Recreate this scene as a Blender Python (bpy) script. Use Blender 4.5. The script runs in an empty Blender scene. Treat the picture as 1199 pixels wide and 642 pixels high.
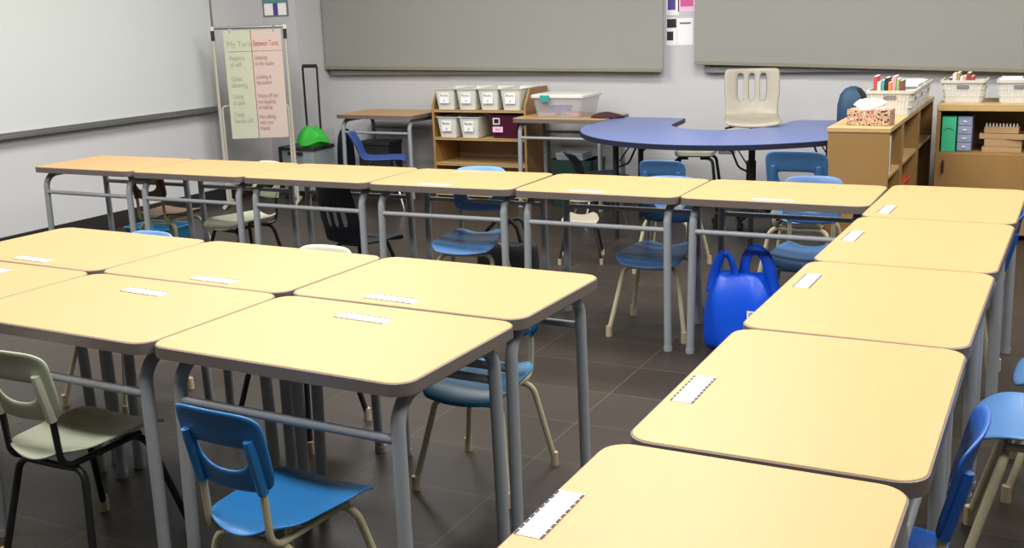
import bpy, bmesh, math, random
from mathutils import Vector, Matrix
random.seed(7)
PI = math.pi
scene = bpy.context.scene
C = scene.collection

# ------------------------------------------------------------------ camera
CAM_Z = 1.311
pit, yaw, rol = math.radians(13.507), math.radians(-27.172), math.radians(-1.907)
fw = Vector((math.sin(yaw)*math.cos(pit), math.cos(yaw)*math.cos(pit), -math.sin(pit)))
r0 = fw.cross(Vector((0, 0, 1))).normalized()
u0 = r0.cross(fw)
rr = r0*math.cos(rol) + u0*math.sin(rol)
uu = -r0*math.sin(rol) + u0*math.cos(rol)
cd = bpy.data.cameras.new('camera')
cam = bpy.data.objects.new('camera', cd)
C.objects.link(cam)
m = Matrix((rr, uu, -fw)).transposed().to_4x4()
m.translation = Vector((0, 0, CAM_Z))
cam.matrix_world = m
cd.sensor_width = 36
cd.sensor_fit = 'HORIZONTAL'
cd.lens = 1262.05/1199*36
cd.clip_start = 0.02
scene.camera = cam

# ------------------------------------------------------------------ light, exposure
scene.view_settings.view_transform = 'Standard'
scene.view_settings.look = 'None'
scene.view_settings.gamma = 1
scene.view_settings.use_curve_mapping = False
scene.view_settings.exposure = 0.58
w = bpy.data.worlds.new('world')
scene.world = w
w.use_nodes = True
w.node_tree.nodes['Background'].inputs[0].default_value = (0.75, 0.8, 0.9, 1)
w.node_tree.nodes['Background'].inputs[1].default_value = 0.3
LAMP_W = 26.0
LAMP_COL = (1.0, 0.975, 0.945)
CEIL = 2.75
lamp_spots = [(x, y) for x in (-3.8, -1.6, 0.6) for y in (1.0, 2.6, 4.1, 5.4)]

# ------------------------------------------------------------------ materials
def lin(c):
    c = c/255.0
    return c/12.92 if c <= 0.04045 else ((c+0.055)/1.055)**2.4
def rgb(r, g, b): return (lin(r), lin(g), lin(b), 1)
def mat(name, col, rough=0.5, metal=0.0, noise=None, bump=None, emit=None, spec=None, coat=None, stretch=(1, 1, 1)):
    """col = sRGB triple; noise = (scale, amount) mottles the colour; bump = (scale, strength)"""
    m = bpy.data.materials.new(name)
    m.use_nodes = True
    nt = m.node_tree
    b = nt.nodes['Principled BSDF']
    c = rgb(*col)
    b.inputs['Base Color'].default_value = c
    b.inputs['Roughness'].default_value = rough
    b.inputs['Metallic'].default_value = metal
    if spec is not None: b.inputs['Specular IOR Level'].default_value = spec
    if coat: b.inputs['Coat Weight'].default_value = coat
    if emit:
        b.inputs['Emission Color'].default_value = c
        b.inputs['Emission Strength'].default_value = emit
    if noise or bump:
        tc = nt.nodes.new('ShaderNodeTexCoord')
        mp = nt.nodes.new('ShaderNodeMapping')
        mp.inputs['Scale'].default_value = stretch
        nt.links.new(tc.outputs['Object'], mp.inputs[0])
    if noise:
        n = nt.nodes.new('ShaderNodeTexNoise')
        n.inputs['Scale'].default_value = noise[0]
        n.inputs['Detail'].default_value = 4
        nt.links.new(mp.outputs[0], n.inputs[0])
        mx = nt.nodes.new('ShaderNodeMix')
        mx.data_type = 'RGBA'
        k = noise[1]
        mx.inputs[6].default_value = tuple(v*(1-k) for v in c[:3])+(1,)
        mx.inputs[7].default_value = tuple(min(1, v*(1+k)) for v in c[:3])+(1,)
        nt.links.new(n.outputs[0], mx.inputs[0])
        nt.links.new(mx.outputs[2], b.inputs['Base Color'])
    if bump:
        n2 = nt.nodes.new('ShaderNodeTexNoise')
        n2.inputs['Scale'].default_value = bump[0]
        nt.links.new(mp.outputs[0], n2.inputs[0])
        bp = nt.nodes.new('ShaderNodeBump')
        bp.inputs['Strength'].default_value = bump[1]
        bp.inputs['Distance'].default_value = 0.002
        nt.links.new(n2.outputs[0], bp.inputs['Height'])
        nt.links.new(bp.outputs[0], b.inputs['Normal'])
    return m

M = {}
M['laminate'] = mat('maple laminate', (184, 146, 97), 0.45, noise=(7, 0.035), stretch=(1, 14, 1), spec=0.45)
M['edge'] = mat('taupe edge band', (104, 96, 90), 0.5, noise=(30, 0.05))
M['tube'] = mat('grey painted tube', (142, 147, 152), 0.42, noise=(40, 0.05))
M['tag'] = mat('white card', (252, 250, 250), 0.35, noise=(60, 0.01))
M['ink'] = mat('black print', (40, 28, 36), 0.6)
M['tagprint'] = mat('faint red pencil', (225, 170, 170), 0.6)
M['blue'] = mat('blue plastic', (42, 118, 182), 0.36, noise=(18, 0.06), bump=(350, 0.12))
M['lightblue'] = mat('pale blue plastic', (92, 140, 198), 0.36, noise=(18, 0.06), bump=(350, 0.12))
M['slateblue'] = mat('slate blue plastic', (62, 102, 148), 0.36, noise=(18, 0.06), bump=(350, 0.12))
M['teal'] = mat('teal blue plastic', (24, 96, 132), 0.38, noise=(18, 0.06), bump=(350, 0.12))
M['deepblue'] = mat('deep blue plastic', (30, 82, 160), 0.36, noise=(18, 0.06), bump=(350, 0.12))
M['royal'] = mat('royal blue plastic', (44, 74, 142), 0.4, noise=(18, 0.06), bump=(350, 0.12))
M['navy'] = mat('navy plastic', (22, 26, 46), 0.45, noise=(18, 0.08), bump=(350, 0.12))
M['pale'] = mat('pale cream plastic', (180, 186, 164), 0.4, noise=(18, 0.04), bump=(350, 0.12))
M['beige'] = mat('beige plastic', (150, 144, 129), 0.42, noise=(12, 0.04), bump=(350, 0.12))
M['brownp'] = mat('brown plastic', (110, 84, 60), 0.45, noise=(18, 0.08), bump=(350, 0.12))
M['cream_tube'] = mat('cream painted tube', (176, 170, 140), 0.4, noise=(60, 0.12))
M['black_tube'] = mat('black tube', (24, 24, 26), 0.35, noise=(40, 0.1))
M['glide'] = mat('tan nylon glide', (176, 160, 132), 0.5, noise=(60, 0.06))
M['chrome'] = mat('chrome', (200, 200, 200), 0.2, 1.0, noise=(20, 0.02))
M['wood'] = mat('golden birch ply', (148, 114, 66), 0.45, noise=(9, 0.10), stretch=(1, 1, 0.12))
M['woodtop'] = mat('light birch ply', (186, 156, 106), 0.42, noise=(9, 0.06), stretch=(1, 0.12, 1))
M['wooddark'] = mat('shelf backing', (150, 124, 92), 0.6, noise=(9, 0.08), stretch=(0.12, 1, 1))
M['kidney'] = mat('blue laminate', (94, 110, 162), 0.32, noise=(60, 0.04))
M['kidedge'] = mat('dark blue edge', (20, 26, 50), 0.5, noise=(30, 0.05))
M['wall'] = mat('grey wall paint', (192, 193, 195), 0.85, noise=(3, 0.02), bump=(180, 0.15))
M['ceil'] = mat('ceiling tile', (205, 205, 200), 0.9, noise=(80, 0.05))
M['whiteboard'] = mat('whiteboard enamel', (198, 203, 201), 0.3, noise=(2, 0.015))
M['alu'] = mat('aluminium trim', (150, 150, 150), 0.35, 0.8, noise=(20, 0.03))
M['dark'] = mat('black rubber', (34, 32, 34), 0.6, noise=(30, 0.08))
M['blind'] = mat('grey roller fabric', (144, 145, 139), 0.85, noise=(260, 0.05), bump=(300, 0.2))
M['bar'] = mat('olive hem bar', (132, 130, 112), 0.5, noise=(30, 0.05))
M['ledge'] = mat('grey ledge', (120, 122, 122), 0.5, noise=(20, 0.05))
M['white'] = mat('white plastic', (214, 214, 206), 0.4, noise=(20, 0.03))
M['maroon'] = mat('maroon plastic', (74, 18, 42), 0.4, noise=(20, 0.08))
M['paper'] = mat('white paper', (236, 236, 236), 0.8, noise=(40, 0.02))
M['greenpaper'] = mat('pale green paper', (188, 190, 168), 0.85, noise=(14, 0.03))
M['pinkpaper'] = mat('pale pink paper', (198, 180, 170), 0.85, noise=(14, 0.03))
M['greentext'] = mat('green marker', (150, 166, 140), 0.8)
M['redtext'] = mat('red marker', (176, 84, 84), 0.8)
M['browntext'] = mat('brown marker', (158, 118, 112), 0.8)
M['inkgrey'] = mat('grey print', (120, 118, 122), 0.8)
M['standpipe'] = mat('pale stand pipe', (176, 174, 160), 0.45, noise=(30, 0.04))
M['bag'] = mat('shiny blue nylon', (8, 84, 226), 0.36, noise=(9, 0.18), bump=(14, 0.5))
M['blackcloth'] = mat('black cloth', (20, 20, 24), 0.8, noise=(30, 0.15), bump=(40, 0.5))
M['green'] = mat('bright green cloth', (44, 168, 52), 0.75, noise=(14, 0.15), bump=(30, 0.5))
M['crate'] = mat('grey crate plastic', (128, 140, 142), 0.5, noise=(20, 0.05))
M['darkgreen'] = mat('dark green plastic', (18, 44, 38), 0.5, noise=(20, 0.1))
M['mint'] = mat('mint green board', (58, 176, 130), 0.55, noise=(20, 0.04))
M['cleargrey'] = mat('cloudy drawer plastic', (140, 150, 176), 0.25, noise=(30, 0.08))
M['orange'] = mat('orange plastic', (196, 84, 40), 0.45, noise=(20, 0.06))
M['teallatch'] = mat('teal latch', (52, 150, 142), 0.4, noise=(20, 0.04))
M['cardboard'] = mat('kraft board', (170, 138, 100), 0.8, noise=(20, 0.06))
M['redtip'] = mat('pink eraser tips', (232, 190, 190), 0.6)
M['plum'] = mat('dark plum cloth', (58, 26, 32), 0.7, noise=(30, 0.2), bump=(40, 0.6))
M['periwinkle'] = mat('periwinkle plastic', (110, 116, 214), 0.5, noise=(20, 0.06))
M['salmon'] = mat('salmon plastic', (222, 160, 140), 0.5, noise=(20, 0.06))
M['outlet'] = mat('grey outlet plate', (112, 112, 114), 0.4, noise=(30, 0.04))
M['purple'] = mat('purple print', (84, 72, 150), 0.8)
M['pink'] = mat('pink print', (206, 92, 150), 0.8)
M['pinkb'] = mat('light pink print', (236, 190, 216), 0.8)
M['tealprint'] = mat('teal print', (96, 150, 150), 0.8)
M['greenprint'] = mat('green print', (116, 168, 112), 0.8)
BOOKC = [mat('book cover %s' % n, c, 0.5, noise=(30, 0.06)) for n, c in
         (('red', (190, 70, 62)), ('cream', (222, 214, 196)), ('teal', (72, 150, 156)), ('black', (40, 40, 44)),
          ('orange', (214, 128, 70)), ('pink', (214, 150, 150)), ('green', (130, 170, 104)), ('brown', (130, 70, 56)))]

# clear plastic for the storage box
def clear_mat():
    m = bpy.data.materials.new('clear plastic')
    m.use_nodes = True
    b = m.node_tree.nodes['Principled BSDF']
    b.inputs['Base Color'].default_value = rgb(214, 216, 224)
    b.inputs['Roughness'].default_value = 0.12
    b.inputs['Alpha'].default_value = 0.24
    n = m.node_tree.nodes.new('ShaderNodeTexNoise')
    n.inputs['Scale'].default_value = 30
    bp = m.node_tree.nodes.new('ShaderNodeBump')
    bp.inputs['Strength'].default_value = 0.1
    m.node_tree.links.new(n.outputs[0], bp.inputs['Height'])
    m.node_tree.links.new(bp.outputs[0], b.inputs['Normal'])
    return m
M['clear'] = clear_mat()

def floor_mat():
    m = bpy.data.materials.new('dark vinyl tile')
    m.use_nodes = True
    nt = m.node_tree
    b = nt.nodes['Principled BSDF']
    b.inputs['Roughness'].default_value = 0.4
    b.inputs['Specular IOR Level'].default_value = 0.28
    tc = nt.nodes.new('ShaderNodeTexCoord')
    mp = nt.nodes.new('ShaderNodeMapping')
    mp.inputs['Location'].default_value = (1.35, -2.745, 0)
    nt.links.new(tc.outputs['Object'], mp.inputs[0])
    br = nt.nodes.new('ShaderNodeTexBrick')
    br.offset = 0.0
    br.inputs['Color1'].default_value = rgb(54, 47, 41)
    br.inputs['Color2'].default_value = rgb(48, 43, 38)
    br.inputs['Mortar'].default_value = rgb(82, 74, 66)
    br.inputs['Scale'].default_value = 1
    br.inputs['Mortar Size'].default_value = 0.0022
    br.inputs['Mortar Smooth'].default_value = 0.4
    br.inputs['Brick Width'].default_value = 0.45
    br.inputs['Row Height'].default_value = 0.305
    nt.links.new(mp.outputs[0], br.inputs[0])
    n = nt.nodes.new('ShaderNodeTexNoise')
    n.inputs['Scale'].default_value = 2.2
    n.inputs['Detail'].default_value = 6
    nt.links.new(tc.outputs['Object'], n.inputs[0])
    st = nt.nodes.new('ShaderNodeMapping')
    st.inputs['Scale'].default_value = (3, 60, 1)
    nt.links.new(tc.outputs['Object'], st.inputs[0])
    n2 = nt.nodes.new('ShaderNodeTexNoise')
    n2.inputs['Scale'].default_value = 1.0
    n2.inputs['Detail'].default_value = 5
    nt.links.new(st.outputs[0], n2.inputs[0])
    ad = nt.nodes.new('ShaderNodeMath')
    nt.links.new(n.outputs[0], ad.inputs[0]); nt.links.new(n2.outputs[0], ad.inputs[1])
    rg = nt.nodes.new('ShaderNodeMapRange')
    rg.inputs['From Min'].default_value = 0.7; rg.inputs['From Max'].default_value = 1.3
    rg.inputs['To Min'].default_value = 0.82; rg.inputs['To Max'].default_value = 1.12
    nt.links.new(ad.outputs[0], rg.inputs[0])
    mx = nt.nodes.new('ShaderNodeVectorMath'); mx.operation = 'SCALE'
    nt.links.new(br.outputs[0], mx.inputs[0]); nt.links.new(rg.outputs[0], mx.inputs['Scale'])
    nt.links.new(mx.outputs[0], b.inputs['Base Color'])
    return m
M['floor'] = floor_mat()

# ------------------------------------------------------------------ mesh helpers
class MB:
    def __init__(s): s.v = []; s.f = []; s.mi = []; s.cur = 0
    def add(s, vs, fs, T=None):
        o = len(s.v)
        s.v += [tuple(T @ Vector(p)) if T else tuple(p) for p in vs]
        s.f += [tuple(i+o for i in f) for f in fs]
        s.mi += [s.cur]*len(fs)
        return s
    def box(s, x0, x1, y0, y1, z0, z1, T=None):
        vs = [(x0,y0,z0),(x1,y0,z0),(x1,y1,z0),(x0,y1,z0),(x0,y0,z1),(x1,y0,z1),(x1,y1,z1),(x0,y1,z1)]
        fs = [(0,3,2,1),(4,5,6,7),(0,1,5,4),(1,2,6,5),(2,3,7,6),(3,0,4,7)]
        return s.add(vs, fs, T)
    def prism(s, poly, z0, z1, T=None):
        n = len(poly)
        vs = [(x,y,z0) for x,y in poly]+[(x,y,z1) for x,y in poly]
        fs = [tuple(range(n-1,-1,-1)), tuple(range(n,2*n))]+[(i,(i+1)%n,(i+1)%n+n,i+n) for i in range(n)]
        return s.add(vs, fs, T)
    def loft(s, rings, T=None, cap=True):
        """rings: list of equal-length loops of 3-D points"""
        n = len(rings[0]); vs = [p for r in rings for p in r]; fs = []
        for k in range(len(rings)-1):
            for i in range(n):
                j = (i+1) % n
                fs.append((k*n+i, k*n+j, (k+1)*n+j, (k+1)*n+i))
        if cap:
            fs.append(tuple(range(n-1,-1,-1)))
            fs.append(tuple(range((len(rings)-1)*n, len(rings)*n)))
        return s.add(vs, fs, T)
    def tube(s, pts, r, seg=12, T=None):
        pts = [Vector(p) for p in pts]
        rs = r if isinstance(r, (list, tuple)) else [r]*len(pts)
        rings = []; up = None
        for i, p in enumerate(pts):
            d = (pts[min(i+1, len(pts)-1)]-pts[max(i-1, 0)]).normalized()
            if up is None:
                up = Vector((0,0,1)) if abs(d.z) < 0.9 else Vector((1,0,0))
            a = d.cross(up).normalized(); up = a.cross(d).normalized()
            rings.append([tuple(p+(a*math.cos(t*2*PI/seg)+up*math.sin(t*2*PI/seg))*rs[i]) for t in range(seg)])
        return s.loft(rings, T)
    def build(s, name, mats, parent=None, bevel=0, smooth=35, solid=0, sub=0, loc=None, solid_off=0):
        me = bpy.data.meshes.new(name)
        me.from_pydata(s.v, [], s.f)
        mats = mats if isinstance(mats, (list, tuple)) else [mats]
        for x in mats: me.materials.append(M[x] if isinstance(x, str) else x)
        for p, k in zip(me.polygons, s.mi): p.material_index = k
        bm = bmesh.new(); bm.from_mesh(me)
        bmesh.ops.recalc_face_normals(bm, faces=bm.faces)
        bm.to_mesh(me); bm.free()
        for p in me.polygons: p.use_smooth = True
        me.set_sharp_from_angle(angle=math.radians(smooth))
        o = bpy.data.objects.new(name, me); C.objects.link(o)
        if parent: o.parent = parent
        if loc: o.location = loc
        if solid:
            md = o.modifiers.new('solid', 'SOLIDIFY'); md.thickness = solid; md.offset = solid_off
        if bevel:
            md = o.modifiers.new('bevel', 'BEVEL'); md.width = bevel; md.segments = 2; md.limit_method = 'ANGLE'; md.angle_limit = math.radians(40)
        if sub:
            md = o.modifiers.new('sub', 'SUBSURF'); md.levels = sub; md.render_levels = sub
        return o

def rrect(x0, x1, y0, y1, r, n=6):
    out = []
    for cx, cy, a in ((x1-r, y1-r, 0), (x0+r, y1-r, PI/2), (x0+r, y0+r, PI), (x1-r, y0+r, 1.5*PI)):
        for k in range(n+1):
            t = a+k*PI/2/n
            out.append((cx+r*math.cos(t), cy+r*math.sin(t)))
    return out
def arc(p0, p1, p2, r, n=6):
    """points of a rounded corner at p1 between p0 and p2"""
    p0, p1, p2 = Vector(p0), Vector(p1), Vector(p2)
    a = (p0-p1).normalized(); b = (p2-p1).normalized()
    ang = a.angle(b); t = r/math.tan(ang/2)
    s, e = p1+a*t, p1+b*t
    c = p1+(a+b).normalized()*(r/math.sin(ang/2))
    out = []
    va, vb = s-c, e-c; th = va.angle(vb)
    for k in range(n+1):
        f = k/n
        out.append(c+(va*math.sin((1-f)*th)+vb*math.sin(f*th))/math.sin(th))
    return out
def bend(pts, r, n=6):
    out = [Vector(pts[0])]
    for i in range(1, len(pts)-1):
        out += arc(pts[i-1], pts[i], pts[i+1], r[i-1] if isinstance(r, (list, tuple)) else r, n)
    out.append(Vector(pts[-1]))
    return out

def tag(o, label, cat=None, group=None, kind=None):
    if label: o['label'] = label
    if cat: o['category'] = cat
    if group: o['group'] = group
    if kind: o['kind'] = kind
    return o
def thing(name, label, cat, loc=(0,0,0), rz=0, group=None):
    o = bpy.data.objects.new(name, None); C.objects.link(o)
    o.location = loc; o.rotation_euler = (0, 0, rz)
    o.empty_display_size = 0.1
    return tag(o, label, cat, group)
def dup(root, loc, rz, label, group=None, mats=None, scale=None):
    """copy of a thing with copies of its parts and sub-parts; mats swaps materials"""
    def cp(o, par):
        c = o.copy(); C.objects.link(c); c.parent = par
        if mats and o.type == 'MESH' and any(ms.material and ms.material.name in mats for ms in o.material_slots):
            c.data = o.data.copy()
            for i, ms in enumerate(o.data.materials):
                if ms.name in mats: c.data.materials[i] = mats[ms.name]
        for ch in list(o.children): cp(ch, c)
        return c
    r = cp(root, None)
    r.location = loc; r.rotation_euler = (0, 0, rz)
    r['label'] = label
    if group: r['group'] = group
    r.scale = (scale or 1,)*3
    return r
def struct(o): o['kind'] = 'structure'; return o

# ------------------------------------------------------------------ room shell
XL, XR, YB, YF = -5.68, 4.0, 7.30, -4.0
struct(MB().box(XL-.1, XR+.1, YF-.1, YB+.1, -.1, 0).build('floor', 'floor'))
struct(MB().box(XL-.1, XR+.1, YF-.1, YB+.1, CEIL, CEIL+.1).build('ceiling', 'ceil'))
struct(MB().box(XL-.1, XL, YF-.1, YB+.1, 0, CEIL).build('wall_left', 'wall'))
struct(MB().box(XR, XR+.1, YF-.1, YB+.1, 0, CEIL).build('wall_right', 'wall'))
struct(MB().box(XL, XR, YB, YB+.1, 0, CEIL).build('wall_back', 'wall'))
struct(MB().box(XL, XR, YF-.1, YF, 0, CEIL).build('wall_front', 'wall'))
struct(MB().box(XL, -5.35, 6.9, YB, 0, CEIL).build('wall_corner', 'wall'))
struct(MB().box(XL, XL+.012, YF, 6.9, 0, .10).build('baseboard_left', 'dark', bevel=.003))
struct(MB().box(XL+.012, -5.338, 6.888, 6.9, 0, .10).build('baseboard_corner', 'dark', bevel=.003))
struct(MB().box(-5.338, XR, YB-.012, YB, 0, .10).build('baseboard_back', 'dark', bevel=.003))

# ceiling lights (out of the photo's frame, they light the room)
def troffer(i, x, y):
    t = thing('ceiling_light', None, 'ceiling light', (x, y, CEIL), 0, 'ceiling light panels')
    t['label'] = 'flat white ceiling light panel, %s from the whiteboard wall, %s from the blinds' % (['first', 'second', 'third'][i//4], ['fourth', 'third', 'second', 'first'][i%4])
    f = MB()
    f.box(-.61, .61, -.31, -.28, -.03, 0).box(-.61, .61, .28, .31, -.03, 0).box(-.61, -.58, -.28, .28, -.03, 0).box(.58, .61, -.28, .28, -.03, 0)
    f.build('frame', 'white', t)
    MB().box(-.58, .58, -.28, .28, -.012, -.004).build('diffuser', mat('lit diffuser', (255, 250, 238), 0.6, emit=1.5) if i == 0 else bpy.data.materials['lit diffuser'], t)
    ld = bpy.data.lights.new('panel_light', 'AREA'); ld.shape = 'RECTANGLE'; ld.size = 1.1; ld.size_y = .52
    ld.energy = LAMP_W; ld.color = LAMP_COL; ld.spread = math.radians(180)
    lo = bpy.data.objects.new('panel_light', ld); C.objects.link(lo); lo.parent = t; lo.location = (0, 0, -.04)
for i, (x, y) in enumerate(lamp_spots): troffer(i, x, y)

# roller blinds on the back wall windows
def blind(x0, x1, zl, zr, label, xledge0, xledge1):
    y = YB-.075
    t = thing('roller_blind', label, 'window blind', ((x0+x1)/2, y, 2.45))
    cx, cy, cz = (x0+x1)/2, y, 2.45
    b = MB()
    b.loft([[(x-cx, -.0006, zb-cz), (x-cx, .0006, zb-cz), (x-cx, .0006, 0), (x-cx, -.0006, 0)] for x, zb in ((x0, zl), (x1, zr))])
    b.build('fabric', 'blind', t)
    h = MB()
    T = Matrix.Translation((0, 0, 0))
    rings = []
    for k in (0, 1):
        x = (x0 if k == 0 else x1)-cx; zb = (zl if k == 0 else zr)-cz
        rings.append([(x, -.008, zb-.012), (x, .008, zb-.012), (x, .008, zb+.014), (x, -.008, zb+.014)])
    h.loft(rings).build('hem_bar', 'bar', t, bevel=.003)
    MB().tube([(x0-cx, .0, .02), (x1-cx, .0, .02)], .03, 16).build('roller', 'white', t)
    return t
blind(-5.335, -2.487, .945, .905, 'long grey roller blind on the left, next to the wall corner', 0, 0)
blind(-2.26, 1.6, .955, .955-.0327*3.86, 'long grey roller blind on the right, above the beige chair and bookcase', 0, 0)
# window openings behind the blinds
for n, (x0, x1) in enumerate(((-5.28, -2.56), (-2.16, 1.5))):
    f = MB(); f.box(x0, x1, YB-.02, YB, .93, 2.4)
    wdw = struct(f.build('window_%d' % (n+1), 'cleargrey'))
    g = MB()
    g.box(x0, x1, YB-.05, YB-.0005, .885, .925).box(x0, x1, YB-.045, YB-.0005, 2.4, 2.44)
    g.box(x0-.04, x0, YB-.045, YB-.0005, .885, 2.44).box(x1, x1+.04, YB-.045, YB-.0005, .885, 2.44)
    g.build('window_frame', 'ledge', wdw, bevel=.003)

# whiteboard on the left wall
t = thing('whiteboard', 'large white dry-erase board on the left wall', 'whiteboard', (XL, 4.6, .70))
MB().box(.004, .016, -2.1, 1.70, .02, 1.25).build('writing_surface', 'whiteboard', t)
f = MB(); f.box(.002, .022, 1.70, 1.716, .0, 1.27).box(.002, .022, -2.116, -2.1, 0, 1.27).box(.002, .022, -2.1, 1.70, 1.25, 1.27).box(.002, .022, -2.1, 1.70, .0, .02)
f.build('frame', 'alu', t, bevel=.002)
MB().box(.004, .065, -2.1, 1.70, -.014, -.001).box(.058, .065, -2.1, 1.70, -.001, .006).build('marker_tray', 'alu', t, bevel=.002)

# ------------------------------------------------------------------ writing
def text(s, size, m, parent, loc, rot=(PI/2, 0, 0), name='writing', align='LEFT', sx=1):
    cu = bpy.data.curves.new(name, 'FONT'); cu.body = s; cu.size = size; cu.align_x = align; cu.extrude = .0004
    cu.space_line = .95
    o = bpy.data.objects.new(name, cu); C.objects.link(o)
    dg = bpy.context.evaluated_depsgraph_get()
    me = bpy.data.meshes.new_from_object(o.evaluated_get(dg))
    C.objects.unlink(o); bpy.data.objects.remove(o)
    me.materials.clear(); me.materials.append(M[m])
    q = bpy.data.objects.new(name, me); C.objects.link(q)
    q.parent = parent; q.location = loc; q.rotation_euler = rot; q.scale = (sx, 1, 1)
    return q

# ------------------------------------------------------------------ student desks
DH, DL, DW = .621, .697, .477
def leg_mb(sx, sy):
    b = MB()
    zt = DH-.045
    p = bend([(sx*.305, sy*.205, 0), (sx*.298, sy*.196, zt), (sx*.296, 0, zt)], .07, 8)
    b.tube(p, .0155, 14)
    return b
def make_desk(label, loc, rz, group):
    t = thing('student_desk', label, 'desk', loc, rz, group)
    top = MB().prism(rrect(-DL/2+.003, DL/2-.003, -DW/2+.003, DW/2-.003, .045), DH-.027, DH).build('desktop', 'laminate', t, bevel=.0015)
    e = MB()
    po = rrect(-DL/2, DL/2, -DW/2, DW/2, .048); pi_ = rrect(-DL/2+.0032, DL/2-.0032, -DW/2+.0032, DW/2-.0032, .045)
    n = len(po)
    e.loft([[(x, y, DH-.030) for x, y in pi_], [(x, y, DH-.029) for x, y in po], [(x, y, DH-.003) for x, y in po], [(x, y, DH-.0015) for x, y in pi_]], cap=False)
    e.build('edge_band', 'edge', top)
    for sx in (-1, 1):
        for sy in (-1, 1):
            l = leg_mb(sx, sy).build('leg', 'tube', t)
            MB().tube([(sx*.305, sy*.205, .001), (sx*.305, sy*.205, .02)], .0175, 14).build('foot_cap', 'tube', l)
    for sy in (-1, 1):
        MB().tube([(-.296, sy*.199, .485), (.296, sy*.199, .485)], .0105, 12).build('crossbar', 'tube', t)
    b = MB()
    for sx in (-1, 1): b.box(sx*.296-.012, sx*.296+.012, -.13, -.09, DH-.033, DH-.027).box(sx*.296-.012, sx*.296+.012, .09, .13, DH-.033, DH-.027)
    b.box(-.29, .29, -.01, .01, DH-.045, DH-.030)
    b.build('mounting_bracket', 'tube', t)
    return t
desks = {
 ('B',0): (-4.446, 4.109, -.6), ('B',1): (-3.738, 4.100, -.02), ('B',2): (-3.038, 4.099, .03), ('B',3): (-2.333, 4.094, .9), ('B',4): (-1.624, 4.100, .2), ('B',5): (-.924, 4.104, -.1),
 ('D',0): (-.392, 1.208, -.35), ('D',1): (-.372, 1.920, -.24), ('D',2): (-.364, 2.623, -1.01), ('D',3): (-.348, 3.324, -1.3), ('D',4): (-.333, 4.026, -1.15),
 ('E',0): (-2.833, 2.430, -2.0), ('E',1): (-2.130, 2.409, -1.87), ('E',2): (-1.427, 2.396, -1.58),
 ('F',0): (-2.838, 1.945, -1.5), ('F',1): (-2.136, 1.926, -1.64), ('F',2): (-1.435, 1.909, -1.8)}
dlabel = {
 ('B',0): 'leftmost desk of the long far row, by the left wall',
 ('B',1): 'second desk from the left in the far row, brown chair behind it',
 ('B',2): 'third desk from the left in the far row, below the rolling cart',
 ('B',3): 'fourth from the left in the far row, black bag behind it',
 ('B',4): 'fifth from the left in the far row, before the kidney table',
 ('B',5): 'rightmost desk of the far row, blue shopping bag under it',
 ('D',0): 'nearest desk of the right column, cut by the bottom of the photo',
 ('D',1): 'second nearest of the right column, tag at its left edge',
 ('D',2): 'middle of the right column, overlapping the blue shopping bag',
 ('D',3): 'second farthest desk of the right column, with bordered white tag',
 ('D',4): 'farthest desk of the right column, in front of the low cabinet',
 ('E',0): 'back left of the centre block, touching the left frame edge',
 ('E',1): 'middle desk in the back half of the centre block, cream chair behind it',
 ('E',2): 'right desk in the back half of the centre block, teal chair under it',
 ('F',0): 'left desk in the front half of the centre block, mostly out of frame',
 ('F',1): 'middle desk in the front half of the centre block, cream chair at it',
 ('F',2): 'right desk in the front half of the centre block, blue chair at it'}
dgroup = {'B': 'desks of the far row', 'D': 'desks of the right column', 'E': 'desks of the centre block', 'F': 'desks of the centre block'}
proto = None
for k, (x, y, a) in desks.items():
    # local -y is the side away from the pupil in rows B and E; the frame is symmetrical
    rz = math.radians(a)+(PI/2 if k[0] == 'D' else 0)
    lab = 'tan desk, '+dlabel[k]
    words = lab.split()
    if proto is None: proto = make_desk(lab, (x, y, 0), rz, dgroup[k[0]])
    else: dup(proto, (x, y, 0), rz, lab, dgroup[k[0]])

# name tags lying on the desks
def make_tag(label, loc, rz, group):
    t = thing('name_tag', label, 'name tag', loc, rz, group)
    MB().box(-.075, .075, -.021, .021, 0, .0008).build('card', 'tag', t)
    L = .150; n = 9
    for s in (-1, 1):
        b = MB()
        for k in range(n):
            x0 = -.075+L*k/n
            b.box(x0, x0+L/n*.82, s*.0195-.002, s*.0195+.002, .0008, .0011)
        b.build('border', 'ink', t)
    text('abc', .016, 'tagprint', t, (-.03, -.005, .0005), (0, 0, 0))
    return t
tags = [
 (-.604, 1.272, 90, 'white name tag with dashed black borders on the nearest right-column desk'),
 (-.574, 1.846, 90, 'white name tag with dashed black borders on the second nearest right-column desk'),
 (-.551, 2.738, 89, 'white name tag with dark borders on the middle right-column desk'),
 (-.541, 3.339, 88, 'white name tag with dark borders on the second farthest right-column desk'),
 (-.510, 3.824, 88, 'small white name tag on the farthest right-column desk'),
 (-1.445, 2.036, -4, 'glaring white name tag on the front right desk of the centre block'),
 (-2.157, 2.046, -4, 'glaring white name tag on the front middle desk of the centre block'),
 (-2.83, 2.095, -4, 'glaring white name tag cut by the left edge of the frame'),
 (-1.48, 2.213, -3, 'glaring white name tag on the back right desk of the centre block'),
 (-2.07, 2.218, -3, 'glaring white name tag on the back middle desk of the centre block'),
 (-2.82, 2.240, -3, 'glaring white name tag on the back left desk of the centre block'),
 (-1.66, 3.905, 0, 'white name tag at the near edge of the fifth far-row desk'),
 (-.92, 3.905, -1, 'white name tag at the near edge of the rightmost far-row desk'),
 (-2.36, 3.90, 0, 'white name tag at the near edge of the fourth far-row desk')]
pt = None
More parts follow.
